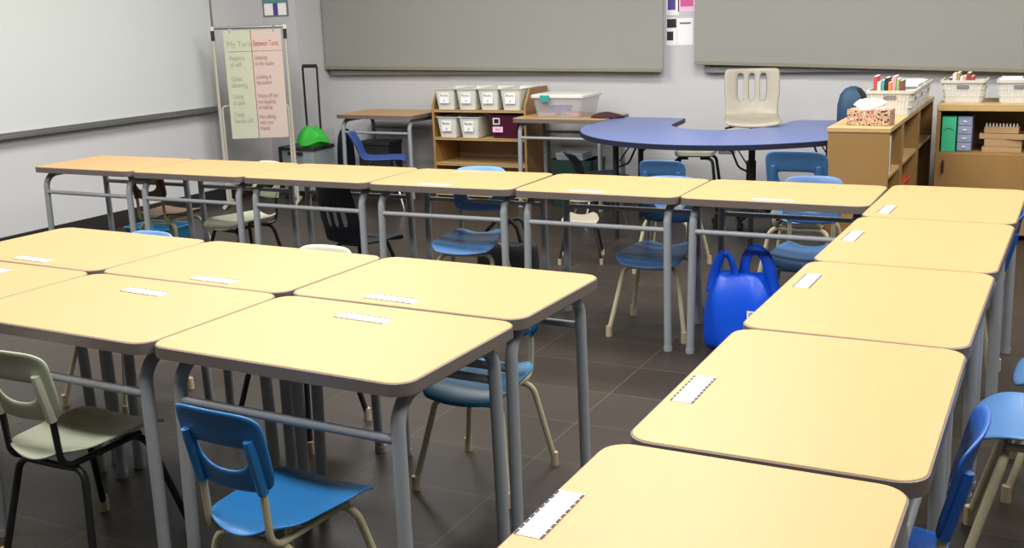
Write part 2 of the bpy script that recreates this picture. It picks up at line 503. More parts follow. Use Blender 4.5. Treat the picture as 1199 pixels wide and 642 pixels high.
for x, y, a, lab in tags:
    loc = (x, y, DH+.0003)
    g = 'name tags on the desks'
    if pt is None: pt = make_tag(lab, loc, math.radians(a), g)
    else: dup(pt, loc, math.radians(a), lab, g)

# ------------------------------------------------------------------ kid chairs
SH = .33
def make_chair(label, loc, rz, group, shell, legm):
    t = thing('school_chair', label, 'chair', loc, rz, group)
    # seat: dished sheet with a waterfall front and a curled rear lip, local +y is forward
    b = MB(); NX, NY = 12, 14
    def seatpt(u, v):
        y = -.165+.335*v
        wd = .118+.026*min(1, v*1.4)
        rnd = 0
        if v < .22: rnd = (1-v/.22)**2*.035
        if v > .85: rnd = ((v-.85)/.15)**2*.03
        x = u*(wd-rnd)
        z = SH+.011*u*u-.006*(1-u*u)*math.sin(PI*v)
        if v > .78: z -= .030*((v-.78)/.22)**2
        if v < .2: z -= .016*((.2-v)/.2)**2*(1-u*u)-.008*((.2-v)/.2)
        y += -.014*(1-u*u)*(1 if v < .1 else 0)*(1-v/.1)+.012*(1-u*u)*max(0, (v-.8)/.2)
        return (x, y, z)
    vs = [seatpt(-1+2*i/NX, j/NY) for j in range(NY+1) for i in range(NX+1)]
    fs = [(j*(NX+1)+i, j*(NX+1)+i+1, (j+1)*(NX+1)+i+1, (j+1)*(NX+1)+i) for j in range(NY) for i in range(NX)]
    b.add(vs, fs); b.build('seat', shell, t, solid=.009, sub=1)
    # backrest: ring of faces between the outline and a half-moon opening
    N = 48; b = MB()
    zb, zt = SH+.105, SH+.285
    def outer(a):
        ca, sa = math.cos(a), math.sin(a); e = .34
        x = math.copysign(abs(ca)**e, ca)*.122; zz = math.copysign(abs(sa)**e, sa)
        x *= 1+.03*zz
        z = (zb+zt)/2+zz*.09+(-.012*(1-(x/.122)**2) if zz < 0 else .006*(1-(x/.122)**2))
        return x, z
    def hole(a):
        ca, sa = math.cos(a), math.sin(a)
        if sa >= 0: x = math.copysign(abs(ca)**.35, ca)*.070; z = SH+.19+.012*abs(sa)**.4
        else: x = math.copysign(abs(ca)**.8, ca)*.070; z = SH+.19-.046*abs(sa)**.9
        return x, z
    def put(x, z):
        y = -.172-.045*(z-zb)/.18+.16*x*x/.12*.12/.122
        if z > zt-.02: y -= .006*((z-(zt-.02))/.02)
        return (x, y, z)
    rings = []
    for k in range(5):
        f = k/4
        ring = []
        for i in range(N):
            a = 2*PI*i/N
            xo, zo = outer(a); xi, zi = hole(a)
            ring.append(put(xo+(xi-xo)*f, zo+(zi-zo)*f))
        rings.append(ring)
    b.loft(rings, cap=False)
    br = b.build('backrest', shell, t, solid=.009, sub=1)
    for s in (-1, 1):
        r = MB()
        p = []
        for k in range(7):
            z = zb-.004+.125*k/6
            q = put(s*.088, z); p.append((q[0], q[1]-.0075, q[2]))
        r.tube(p, [.0125]*6+[.0105], 10).build('sleeve', shell, br)
    for s in (-1, 1):
        q = put(s*.088, zb)
        pts = bend([(s*.088, q[1]-.0075, zb+.02), (s*.088, -.163, SH+.035), (s*.088, -.158, SH-.028), (s*.088, .10, SH-.030)], [.04, .04], 6)
        MB().tube(pts, .0085, 10).build('back_tube', legm, t)
    for sy, yf, ya in ((-1, -.165, -.115), (1, .170, .100)):
        for s in (-1, 1):
            pts = bend([(0, ya, SH-.045), (s*.112, ya, SH-.042), (s*.160, yf, .02)], .04, 7)
            l = MB().tube(pts, .0098, 10).build('leg', legm, t)
            MB().tube([(s*.1593, yf, .045), (s*.1600, yf, .0)], [.0125, .0135], 10).build('glide', 'glide', l)
    return t
FN, FS = PI, 0.0
R = math.radians
kid = make_chair('blue plastic chair with half-moon back opening, at the front right desk of the centre block', (-1.415, 1.675, 0), R(-3), 'chairs around the centre block', 'blue', 'cream_tube')
kid.scale = (.93, .93, .96)
def chair(x, y, a, label, group, col='blue', legs='cream_tube', sc=None):
    mm = {}
    if col != 'blue': mm['blue plastic'] = M[col]
    if legs != 'cream_tube': mm['cream painted tube'] = M[legs]
    return dup(kid, (x, y, 0), R(a), label, group, mm or None, sc)
chair(-2.15, 1.79, 1, 'cream plastic chair with black legs at the front middle desk', 'chairs around the centre block', 'pale', 'black_tube', .97)
chair(-1.42, 2.565, 180, 'teal plastic chair with cream legs under the back right desk of the centre block', 'chairs around the centre block', 'teal', 'cream_tube', .92)
chair(-2.16, 2.66, 180, 'cream plastic chair tucked behind the middle desk of the centre block', 'chairs around the centre block', 'pale', 'black_tube', .94)
chair(-2.96, 2.68, 180, 'pale blue plastic chair tucked behind the back left desk, only its top showing', 'chairs around the centre block', 'lightblue', 'cream_tube', .935)
g = 'chairs along the far row'
chair(-2.32, 4.13, 194, 'light blue plastic chair beside the black bag, under the far row', g, 'lightblue', 'cream_tube', 1.03)
chair(-1.46, 4.18, 183, 'slate blue chair with cream legs under the fifth desk of the far row', g, 'slateblue')
chair(-.88, 4.33, 186, 'light blue chair behind the rightmost far-row desk, beside the shopping bag', g, 'slateblue')
chair(-4.335, 4.37, 4, 'brown plastic chair with open back behind the far row, near the left wall', g, 'brownp', 'cream_tube', .97)
chair(-3.78, 4.30, 165, 'pale chair with black legs behind the second and third far-row desks', g, 'pale', 'black_tube', .97)
g = 'chairs near the kidney table'
chair(-1.75, 5.24, 2, 'small slate blue chair in front of the kidney table, half hidden by the far row', g, 'slateblue', 'cream_tube', .96)
chair(-1.03, 5.0, 0, 'big steel-blue chair back with open middle beside the bookcase end', g, 'slateblue', 'cream_tube', 1.12)
chair(-2.28, 5.28, 200, 'pale grey chair with black legs seen between far-row desk legs', g, 'beige', 'black_tube', .70)
g = 'chairs along the right column'
chair(-.292, 1.885, 90, 'deep blue chair seen edge-on beside the nearest right-column desks', g, 'deepblue')
chair(.055, 2.61, 90, 'light blue seat pulled out from the right column, at the right frame edge', g, 'lightblue', 'cream_tube', 1.1)
chair(-.305, 3.935, 90, 'deep blue chair tucked at the farthest right-column desk', g, 'deepblue')
chair(.115, 3.12, 90, 'light blue seat corner just entering the right frame edge, behind the nearer pulled-out chair', g, 'lightblue')

# ------------------------------------------------------------------ one-piece shell chairs (slotted backs)
def shell_mesh(w0, w1, sh, top, slots=True, j0=0, j1=0):
    """one-piece seat and back; centre line profile from the front lip to the back top"""
    prof = [(.17, sh-.03), (.16, sh-.008), (.13, sh), (.0, sh-.006), (-.09, sh-.002), (-.14, sh+.02), (-.165, sh+.06), (-.178, sh+.10)]
    n0 = len(prof)
    zs = [sh+.10+(top-sh-.10)*k/6 for k in range(1, 7)]
    for z in zs: prof.append((-.178-.05*(z-sh-.1)/(top-sh-.1), z))
    us = [-1, -.78, -.50, -.30, -.24, -.09, .09, .24, .30, .50, .78, 1]
    vs = []; fs = []
    P = len(prof)
    for j, (y, z) in enumerate(prof):
        f = j/(P-1)
        wd = w0+(w1-w0)*f
        if j == P-1: wd *= .95
        if j == 0: wd *= .9
        if 4 < j < 8: wd *= .94
        for u in us:
            up = .015*u*u if j < 5 else 0
            fo = .03*u*u if j >= 6 else (.012*u*u if j == 5 else 0)
            vs.append((u*wd, y+fo, z+up))
    K = len(us)
    for j in range(P-1):
        for i in range(K-1):
            if slots and n0+j0 <= j < P-2+j1 and i in (2, 5, 8): continue
            fs.append((j*K+i, j*K+i+1, (j+1)*K+i+1, (j+1)*K+i))
    return MB().add(vs, fs)
# navy chair under the fourth far-row desk
t = thing('school_chair', 'navy one-piece chair with three vertical back slots, under the far row', 'chair', (-2.985, 4.24, 0), R(-4), 'chairs along the far row')
shell_mesh(.135, .105, .27, .57, True, -1, -2).build('seat_shell', 'navy', t, solid=.01, sub=1)
for sy, yf in ((-1, -.16), (1, .15)):
    for s in (-1, 1):
        pts = bend([(0, yf*.5, .268), (s*.085, yf*.5, .268), (s*.145, yf, .0)], .035, 6)
        MB().tube(pts, .0095, 10).build('leg', 'black_tube', t)
# royal blue chair by the small desk on the left
t = thing('school_chair', 'royal blue one-piece chair turned sideways at the small left desk', 'chair', (-4.28, 6.38, 0), R(-62))
shell_mesh(.15, .13, .35, .545, False).build('seat_shell', 'royal', t, solid=.01, sub=1)
for sy, yf in ((-1, -.16), (1, .15)):
    for s in (-1, 1):
        pts = bend([(0, yf*.5, .318), (s*.085, yf*.5, .318), (s*.145, yf, .0)], .035, 6)
        MB().tube(pts, .0095, 10).build('leg', 'chrome', t)
# dark navy chair at the right small desk, edge-on
t = thing('school_chair', 'dark navy chair seen edge-on beside the left leg of the kidney table', 'chair', (-2.60, 6.33, 0), R(-50))
shell_mesh(.13, .11, .30, .46, False).build('seat_shell', 'navy', t, solid=.01, sub=1)
for sy, yf in ((-1, -.14), (1, .14)):
    for s in (-1, 1):
        pts = bend([(0, yf*.5, .268), (s*.085, yf*.5, .268), (s*.13, yf, .0)], .035, 6)
        MB().tube(pts, .0095, 10).build('leg', 'chrome', t)
# beige swivel chair in the hollow of the kidney table
t = thing('swivel_chair', 'beige swivel chair with three back slots behind the blue kidney table', 'chair', (-1.67, 6.50, 0), R(196))
shell_mesh(.165, .17, .645, .945, True, -1, 0).build('seat_shell', 'beige', t, solid=.012, sub=1)
MB().box(-.10, .10, -.09, .10, .62, .632).build('seat_plate', 'dark', t, bevel=.004)
MB().tube([(0, 0, .08), (0, 0, .40), (0, 0, .401), (0, 0, .622)], [.03, .03, .018, .018], 14).build('gas_post', 'dark', t)
MB().tube([(.06, 0, .618), (.16, .02, .60)], .006, 8).build('height_lever', 'dark', t)
bs = MB()
for k in range(5):
    a = 2*PI*k/5
    bs.tube([(0, 0, .095), (.21*math.cos(a), .21*math.sin(a), .065)], [.022, .012], 10)
base = bs.build('star_base', 'dark', t)
for k in range(5):
    a = 2*PI*k/5
    x, y = .21*math.cos(a), .21*math.sin(a)
    MB().tube([(x-.012*math.sin(a), y+.012*math.cos(a), .026), (x+.012*math.sin(a), y-.012*math.cos(a), .026)], .025, 14).tube([(x, y, .04), (x, y, .07)], .006, 8).build('caster', 'dark', base)
# low pale stool behind the kidney table
t = thing('stool', 'low pale stool with splayed dark legs, seen under the kidney table', 'stool', (-2.13, 6.86, 0), R(8))
MB().loft([[(x*.9, y*.9, .375) for x, y in rrect(-.125, .125, -.12, .12, .04)], [(x, y, .385) for x, y in rrect(-.125, .125, -.12, .12, .04)], [(x, y, .408) for x, y in rrect(-.125, .125, -.12, .12, .04)], [(x*.94, y*.94, .415) for x, y in rrect(-.125, .125, -.12, .12, .04)]]).build('seat', 'pale', t)
for sx in (-1, 1):
    for sy in (-1, 1):
        pts = bend([(sx*.04, sy*.07, .365), (sx*.118, sy*.08, .365), (sx*.165, sy*.13, .0)], .04, 6)
        MB().tube(pts, .0105, 10).build('leg', 'black_tube', t)

# ------------------------------------------------------------------ two small desks by the back wall
dup(proto, (-4.575, 6.965, 0), R(-1), 'maple-topped desk against the back wall, left of the tote shelf')
dup(proto, (-3.03, 6.875, 0), R(-1), 'maple-topped desk by the back wall, clear storage box on it')

# ------------------------------------------------------------------ kidney table
KZ = .620
ctrl = [(-2.755, 6.60), (-2.70, 6.28), (-2.56, 6.00), (-2.34, 5.77), (-2.06, 5.63), (-1.78, 5.60), (-1.50, 5.66), (-1.27, 5.80), (-1.09, 5.99), (-1.00, 6.25), (-.99, 6.60), (-1.00, 6.90),
        (-1.03, 7.00), (-1.40, 7.01), (-1.50, 6.98), (-1.53, 6.85), (-1.58, 6.60), (-1.70, 6.42), (-1.88, 6.34), (-2.06, 6.40), (-2.20, 6.56), (-2.235, 6.80), (-2.255, 6.985), (-2.30, 7.02), (-2.66, 7.05), (-2.74, 6.98)]
def catmull(P, n=4):
    out = []; N = len(P)
    for i in range(N):
        p0, p1, p2, p3 = P[i-1], P[i], P[(i+1) % N], P[(i+2) % N]
        for k in range(n):
            t_ = k/n
            out.append(tuple(.5*((2*p1[d])+(-p0[d]+p2[d])*t_+(2*p0[d]-5*p1[d]+4*p2[d]-p3[d])*t_*t_+(-p0[d]+3*p1[d]-3*p2[d]+p3[d])*t_**3) for d in (0, 1)))
    return out
kp = [(min(max(x*.972, -2.665), -.995), y*.972) for x, y in catmull(ctrl)]
kx, ky = -1.83, 5.93
kp = [(x-kx, y-ky) for x, y in kp]
t = thing('kidney_table', 'blue kidney-shaped activity table with black folding legs by the back wall', 'table', (kx, ky, 0))
# (top face triangulates around the hollow)
b = MB(); b.prism(kp, KZ-.026, KZ)
top = b.build('tabletop', 'kidney', t)
me = top.data
bm = bmesh.new(); bm.from_mesh(me); bmesh.ops.triangulate(bm, faces=[f for f in bm.faces if len(f.verts) > 4]); bm.to_mesh(me); bm.free()
e = MB(); n = len(kp)
def offs(poly, d):
    out = []
    for i in range(len(poly)):
        a, c = Vector(poly[i-1]), Vector(poly[(i+1) % len(poly)])
        dd = (c-a).normalized(); nn = Vector((dd.y, -dd.x))
        out.append((poly[i][0]+nn.x*d, poly[i][1]+nn.y*d))
    return out
ar = sum(kp[i-1][0]*kp[i][1]-kp[i][0]*kp[i-1][1] for i in range(n))
ko = offs(kp, .003 if ar > 0 else -.003)
e.loft([[(x, y, KZ-.029) for x, y in kp], [(x, y, KZ-.029) for x, y in ko], [(x, y, KZ-.002) for x, y in ko], [(x, y, KZ-.001) for x, y in kp]], cap=False)
e.build('edge_band', 'kidedge', top)
for (lx, ly, dx, dy) in ((-2.31, 5.88, .14, .02), (-1.50, 5.85, -.14, .02), (-2.42, 6.60, .1, -.1), (-1.22, 6.55, -.1, -.1)):
    x, y = lx-kx, ly-ky
    l = MB().tube([(x, y, 0), (x, y, .25), (x, y, .251), (x, y, KZ-.028)], [.013, .013, .018, .018], 12).build('leg', 'dark', t)
    q = MB()
    q.tube(bend([(x, y, .42), (x+dx*.55, y+dy*.55, .45), (x+dx, y+dy, KZ-.03)], .05, 5), .006, 8)
    q.tube([(x+dx*.15, y+dy*.15, .46), (x+dx*.8, y+dy*.8, KZ-.03)], .004, 8)
    q.build('brace', 'dark', l)

# ------------------------------------------------------------------ tote shelf with bins
SX0, SX1, SY0, SY1 = -4.165, -3.39, 6.90, 7.275
# right side stands clear of the desk beside it
t = thing('tote_shelf', 'open birch shelf with three tiers between the two wall desks', 'shelf', ((SX0+SX1)/2, (SY0+SY1)/2, 0))
cx, cy = (SX0+SX1)/2, (SY0+SY1)/2
hw, hd = (SX1-SX0)/2, (SY1-SY0)/2
for s in (-1, 1):
    poly = [(-hd, 0), (hd, 0), (hd, .80), (-hd+.08, .80), (-hd, .68)]
    b = MB()
    x0, x1 = (-hw, -hw+.018) if s < 0 else (hw-.018, hw)
    b.loft([[(x0, y, z) for y, z in poly], [(x1, y, z) for y, z in poly]])
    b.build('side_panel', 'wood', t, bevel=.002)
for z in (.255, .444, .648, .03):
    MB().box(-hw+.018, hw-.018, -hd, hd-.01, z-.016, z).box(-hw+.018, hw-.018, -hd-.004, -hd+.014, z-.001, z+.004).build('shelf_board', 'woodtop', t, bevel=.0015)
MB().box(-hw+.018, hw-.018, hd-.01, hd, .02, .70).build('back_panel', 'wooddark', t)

def make_bin(label, loc, rz, group, col, name='storage_bin', w0=.066, w1=.083, h=.150, d0=.145, d1=.165):
    t = thing(name, label, 'bin', loc, rz, group)
    r = .018
    def ring(w, d, z): return [(x, y, z) for x, y in rrect(-w, w, -d, d, r, 4)]
    ins = .004
    b = MB()
    b.loft([ring(w0, d0, 0), ring(w0+(w1-w0)*.9, d0+(d1-d0)*.9, h*.9), ring(w1, d1, h-.004), ring(w1+.006, d1+.006, h-.004), ring(w1+.006, d1+.006, h),
            ring(w1-ins, d1-ins, h), ring(w0-ins, d0-ins, .005)])
    b.build('tub', col, t)
    return t
binp = make_bin('white tote bin with label, left end of the top tier', (-4.048, 7.055, .653), 0, 'white tote bins', 'white')
fr = -.158
MB().box(-.040, .040, -.1625, -.1600, .045, .120).build('label_card', 'paper', binp)
text('Books', .026, 'inkgrey', binp, (0, -.1632, .094), name='lettering', align='CENTER')
text('A', .022, 'inkgrey', binp, (0, -.1632, .056), name='lettering', align='CENTER')
for k, lab in ((1, 'second'), (2, 'third'), (3, 'fourth')):
    dup(binp, (-4.048+.180*k, 7.055, .653), 0, 'white tote bin with label, %s from left on the top tier' % lab)
for k, lab in ((0, 'left'), (1, 'right')):
    q = dup(binp, (-4.040+.185*k, 7.055, .449), 0, 'white tote bin with bold black label, %s one of the two on the middle tier' % lab, None, {'grey print': M['ink']})
mb_ = make_bin('maroon tote bin with white framed label on the middle tier', (-3.565, 7.055, .449), 0, None, 'maroon', w0=.10, w1=.125, h=.165)
f = MB(); f.box(-.085, -.030, -.1665, -.1625, .14, .148).box(-.085, -.030, -.1665, -.1625, .10, .108).box(-.085, -.077, -.1665, -.1625, .108, .14).box(-.038, -.030, -.1665, -.1625, .108, .14)
f.build('handle_frame', 'white', mb_)
MB().box(-.090, -.008, -.164, -.1605, .045, .085).build('label_card', 'pinkb', mb_)
text('BIN', .022, 'inkgrey', mb_, (-.049, -.1645, .057), name='lettering', align='CENTER')

# ------------------------------------------------------------------ clear storage box on the right wall desk
t = thing('storage_box', 'clear plastic storage box with white lid and teal latch on the wall desk', 'storage box', (-3.065, 6.885, DH+.001), R(-1))
def rg(w, d, z, r=.03): return [(x, y, z) for x, y in rrect(-w, w, -d, d, r, 4)]
MB().loft([rg(.165, .145, 0), rg(.19, .165, .128), rg(.187, .162, .128), rg(.162, .142, .004)]).build('tub', 'clear', t)
MB().loft([rg(.190, .165, .1285), rg(.200, .176, .132), rg(.200, .176, .150), rg(.185, .160, .156)]).build('lid', 'white', t, bevel=.002)
MB().box(-.115, -.045, -.188, -.177, .105, .152).build('latch', 'teallatch', t, bevel=.003)
def blob(name, m, label, cat, pts, r, parent=None, seg=10, grp=None):
    b = MB().tube(pts, r, seg)
    o = b.build(name, m, parent)
    if not parent: tag(o, label, cat, grp)
    return o
for i, (x, y, z, c, sx, sy, szz, lab) in enumerate(((-3.10, 6.86, .052, 'periwinkle', .075, .05, .030, 'periwinkle toy tray inside the clear storage box'), (-3.16, 6.85, .018, 'salmon', .05, .06, .016, 'salmon toy tray at the left in the clear box'), (-2.99, 6.86, .018, 'salmon', .05, .06, .016, 'salmon toy tray at the right in the clear box'))):
    b = MB()
    def q(w, d, z0): return [(x+px, y+py, DH+z+z0) for px, py in rrect(-w, w, -d, d, .012, 4)]
    b.loft([q(sx*.85, sy*.85, -szz*.7), q(sx, sy, szz*.6), q(sx-.004, sy-.004, szz*.6), q(sx*.8, sy*.8, -szz*.4)])
    tag(b.build('toy_tray', c), lab, 'toy tray')
# plum cloth pouch and papers on the same desk
b = MB()
rings = []
for k, (w_, d_, z_) in enumerate(((.115, .085, .0), (.12, .09, .006), (.09, .07, .018), (.05, .04, .030), (.012, .01, .036))):
    rings.append([(-2.735+w_*math.cos(a)*(1+.12*math.sin(3*a+k)), 6.80+d_*math.sin(a)*(1+.1*math.cos(2*a)), DH+.0008+z_) for a in [2*PI*i/24 for i in range(24)]])
b.loft(rings)
tag(b.build('cloth_pouch', 'plum'), 'dark plum crumpled pouch lying beside the clear storage box', 'pouch')

# low things on the floor under the right wall desk
t = thing('storage_crate', 'dark green crate with a small white and yellow mark under the wall desk', 'crate', (-2.98, 6.86, 0))
b = MB(); b.loft([rg(.15, .12, 0), rg(.165, .135, .33), rg(.155, .125, .33), rg(.145, .115, .01)]); b.build('tub', 'darkgreen', t)
MB().box(.035, .050, -.1365, -.1352, .27, .30).build('white_mark', 'paper', t)
MB().box(.07, .078, -.1365, -.1352, .255, .30).build('yellow_mark', mat('yellow print', (214, 220, 60), .6), t)
b = MB(); 
for k in range(4): b.box(-.10-.003*k, .10-.004*k, -.08, .09, .012*k, .012*k+.010)
o = b.build('paper_stack', 'crate', bevel=.001); o.location = (-2.99, 6.83, .331); tag(o, 'stack of grey folders lying on the dark green crate', 'folders')
# black box and navy bag under the left wall desk
t = thing('equipment_box', 'black box with lid standing under the left wall desk', 'box', (-4.66, 6.93, 0))
b = MB(); b.loft([rg(.14, .10, 0, .02), rg(.14, .10, .38, .02)]); b.build('body', 'blackcloth', t, bevel=.004)
MB().loft([rg(.145, .105, .381, .02), rg(.145, .105, .41, .02)]).build('lid', 'dark', t, bevel=.004)
o = MB().loft([rg(.045, .07, 0), rg(.05, .08, .25), rg(.045, .06, .46), rg(.02, .03, .50)]).build('tote_bag', 'navy', sub=1)
o.location = (-4.975, 6.92, 0); tag(o, 'navy upright tote between the rolling cart and the left wall desk', 'bag')

# ------------------------------------------------------------------ rolling cart
t = thing('rolling_cart', 'folding grey crate cart with tall black handle in the back left corner', 'cart', (-5.10, 6.60, 0), R(0))
def ring2(w, d, z, r=.015): return [(x, y, z) for x, y in rrect(-w, w, -d, d, r, 3)]
MB().loft([ring2(.145, .13, .07), ring2(.15, .135, .395), ring2(.142, .127, .395), ring2(.137, .122, .08)]).build('crate', 'crate', t)
MB().loft([ring2(.157, .142, .375), ring2(.157, .142, .40), ring2(.1505, .1355, .40), ring2(.1505, .1355, .375)], cap=False).box(-.165, -.150, -.14, .14, .1, .40).build('rim', 'dark', t)
MB().box(-.08, .06, -.142, -.137, .34, .365).build('hand_slot', 'dark', t)
h = MB()
h.tube(bend([(-.062, .10, .38), (-.075, .115, .985), (.058, .115, .985), (.062, .10, .38)], .012, 4), .0085, 10)
hd_ = h.build('handle', 'black_tube', t)
MB().tube([(-.07, .115, .986), (.052, .115, .986)], .014, 10).build('grip', 'dark', hd_)
for s in (-1, 1):
    for yy in (-.11, .11):
        MB().tube([(s*.12-.01, yy, .036), (s*.12+.01, yy, .036)], .035, 16).build('wheel', 'dark', t)
# green cloth over the cart
b = MB(); rings = []
rnd = random.Random(3)
for k, (r_, z_) in enumerate(((.03, .33), (.05, .36), (.070, .40), (.108, .425), (.106, .465), (.082, .51), (.035, .54))):
    rings.append([(-5.03+r_*1.05*math.cos(a)*(1+.22*math.sin(2*a+k*.5)+.07*math.sin(5*a)), 6.58+r_*math.sin(a)*(1+.12*math.cos(3*a)), z_+.015*math.sin(3*a+k)) for a in [2*PI*i/30 for i in range(30)]])
b.loft(rings)
tag(b.build('cloth_bag', 'green'), 'bright green cloth bag stuffed in the rolling cart', 'bag')

# ------------------------------------------------------------------ chart stand with paper chart
P0, P1 = Vector((-5.46, 6.08, 0)), Vector((-5.02, 6.34, 0))
d = (P1-P0); ang = math.atan2(d.y, d.x); LW = d.length
t = thing('chart_stand', 'tall pale metal chart stand beside the whiteboard', 'chart stand', tuple((P0+P1)/2), ang)
hb = LW/2
MB().tube([(-hb, 0, 1.287), (hb, 0, 1.287)], .0095, 10).build('top_bar', 'alu', t)
for s in (-1, 1):
    l = MB().tube([(s*hb, 0, .03), (s*hb, 0, 1.287)], .0115, 10).build('upright', 'standpipe', t)
    MB().tube([(s*hb, 0, 1.20), (s*hb, 0, 1.275)], .0135, 10).build('sleeve', 'dark', l)
    MB().tube([(s*hb, 0, 1.27), (s*hb, 0, 1.300)], [.014, .016], 10).build('end_cap', 'white', l)
    MB().tube([(s*hb, -.16, .018), (s*hb, .16, .018)], .014, 10).build('foot', 'standpipe', t)
MB().tube(bend([(-hb+.02, -.0, .05), (-hb+.02, -.0, .735), (hb-.02, 0, .735), (hb-.02, 0, .05)], .03, 5), .0085, 10).build('lower_frame', 'standpipe', t)
CW = LW-.085
ch = thing('paper_chart', 'large paper chart with green and pink columns clipped to the chart stand', 'chart', tuple((P0+P1)/2+Vector((math.sin(ang)*.02+.02, -math.cos(ang)*.02, 0))), ang)
c0, c1, cz0, cz1 = -CW/2+.02, CW/2, .50, 1.268
MB().box(c0, 0.0, -.003, -.001, cz0, cz1).build('green_column', 'greenpaper', ch)
MB().box(0.0, c1, -.003, -.001, cz0, cz1).build('pink_column', 'pinkpaper', ch)
MB().box(-.003, .003, -.0042, -.003, cz0, cz1).box(c0+.02, c1, -.0042, -.003, 1.118, 1.122).build('ruled_lines', 'browntext', ch)
ry = -.0045
text('My Turn', .058, 'greentext', ch, (c0+.02, ry, 1.155), sx=.85)
text('Between Turns', .058, 'redtext', ch, (.012, ry, 1.155), sx=.50)
for s_, zz in (('Respect\nof self', 1.06), ('Quiet\nlistening', .915), ('Using\na calm', .79), ('Keep\nhands still', .66)):
    text(s_, .048, 'greentext', ch, (c0+.03, ry, zz), sx=.7)
for s_, zz in (('Listening\nto the reader', 1.06), ('Looking at\nthe author', .925), ('Voices off and\nnot laughing\nor talking', .79), ('Not talking\nwith your\nfriends', .64)):
    text(s_, .044, 'browntext', ch, (.014, ry, zz), sx=.58)
rgm = MB()
for x in (c0+.05, c1-.05):
    rgm.tube([(x, .015*math.cos(a)+.005, 1.272+.026*math.sin(a)) for a in [2*PI*i/14 for i in range(15)]], .002, 6)
rgm.build('binder_ring', 'chrome', ch)

# ------------------------------------------------------------------ posters
def poster(name, label, x, z, w_, h_, y, mats_boxes, base='paper'):
    o = thing(name, label, 'poster', (x, y, z))
    MB().box(-w_/2, w_/2, -.0015, -.0002, -h_/2, h_/2).build('sheet', base, o)
    for nm, mt, (a, b_, c_, d_) in mats_boxes:
        MB().box(a, b_, -.0022, -.0015, c_, d_).build(nm, mt, o)
    return o
poster('wall_poster', 'small poster with four white panels and a teal cross, beside the chart stand', -5.535, 1.475, .25, .235, 6.9,
       [('panel', 'tag', (-.11, -.025, -.105, -.015)), ('panel', 'tag', (.025, .105, -.105, -.015)), ('panel', 'tag', (-.11, -.025, .03, .105)), ('panel', 'greenpaper', (.025, .105, .03, .105)),
        ('bar', 'tealprint', (-.11, .105, -.012, .025)), ('stripe', 'purple', (-.018, .018, -.105, -.012))], 'inkgrey')
poster('wall_poster', 'white sheet with purple block beside the left blind', -2.440, 1.37, .09, .19, YB, [('panel', 'purple', (-.035, .02, -.06, .05))])
poster('wall_poster', 'pink framed sheet between the two blinds', -2.340, 1.385, .125, .18, YB, [('panel', 'pink', (-.045, .045, -.055, .06))], 'pinkb')
poster('wall_poster', 'white sheet with dark picture at the edge of the right blind', -2.240, 1.38, .055, .18, YB, [('panel', 'brownp', (-.005, .02, -.05, .06))])
poster('wall_poster', 'black and white sheet low beside the left blind', -2.447, 1.165, .075, .185, YB, [('heading', 'ink', (-.034, .034, .025, .085)), ('panel', 'ink', (-.034, .012, -.06, .0))])
poster('wall_poster', 'plain white notice between the two blinds', -2.350, 1.163, .112, .18, YB, [('heading', 'inkgrey', (-.04, .04, .05, .062))])
poster('wall_poster', 'white sheet with grey picture low at the right blind', -2.252, 1.163, .055, .18, YB, [('panel', 'cleargrey', (-.022, .02, .03, .075)), ('mark', 'inkgrey', (.0, .012, -.03, -.01))])

# wall outlet
t = thing('wall_outlet', 'double grey electrical outlet on the back wall under the kidney table', 'outlet', (-2.048, YB, .367))
MB().box(-.06, .06, -.006, 0, -.035, .035).build('plate', 'outlet', t, bevel=.002)
b = MB()
for x in (-.028, .028):
    b.prism(rrect(x-.016, x+.016, -.018, .018, .007, 3), .0, .0015, Matrix.Translation((0, -.0065, 0)) @ Matrix.Rotation(PI/2, 4, 'X'))
b.build('socket', 'dark', t)

# ------------------------------------------------------------------ bookcase end-on
BX0, BX1, BY0, BY1, BH = -.985, -.705, 5.25, 7.08, .745
t = thing('bookcase', 'low birch bookcase, end panel towards the camera, baskets on top', 'bookcase', ((BX0+BX1)/2, BY0, 0))
bx = (BX0+BX1)/2; hw = (BX1-BX0)/2; L = BY1-BY0
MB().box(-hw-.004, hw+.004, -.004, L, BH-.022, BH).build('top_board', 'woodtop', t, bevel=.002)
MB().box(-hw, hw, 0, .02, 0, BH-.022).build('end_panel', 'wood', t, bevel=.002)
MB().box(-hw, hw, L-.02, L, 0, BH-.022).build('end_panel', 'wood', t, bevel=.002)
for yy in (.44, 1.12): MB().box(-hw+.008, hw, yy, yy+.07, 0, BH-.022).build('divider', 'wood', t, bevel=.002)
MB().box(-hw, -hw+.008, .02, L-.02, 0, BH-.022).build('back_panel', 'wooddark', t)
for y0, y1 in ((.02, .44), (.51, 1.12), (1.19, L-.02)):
    for z in (.07, .515): MB().box(-hw+.008, hw-.005, y0, y1, z-.018, z).build('shelf_board', 'woodtop', t, bevel=.001)
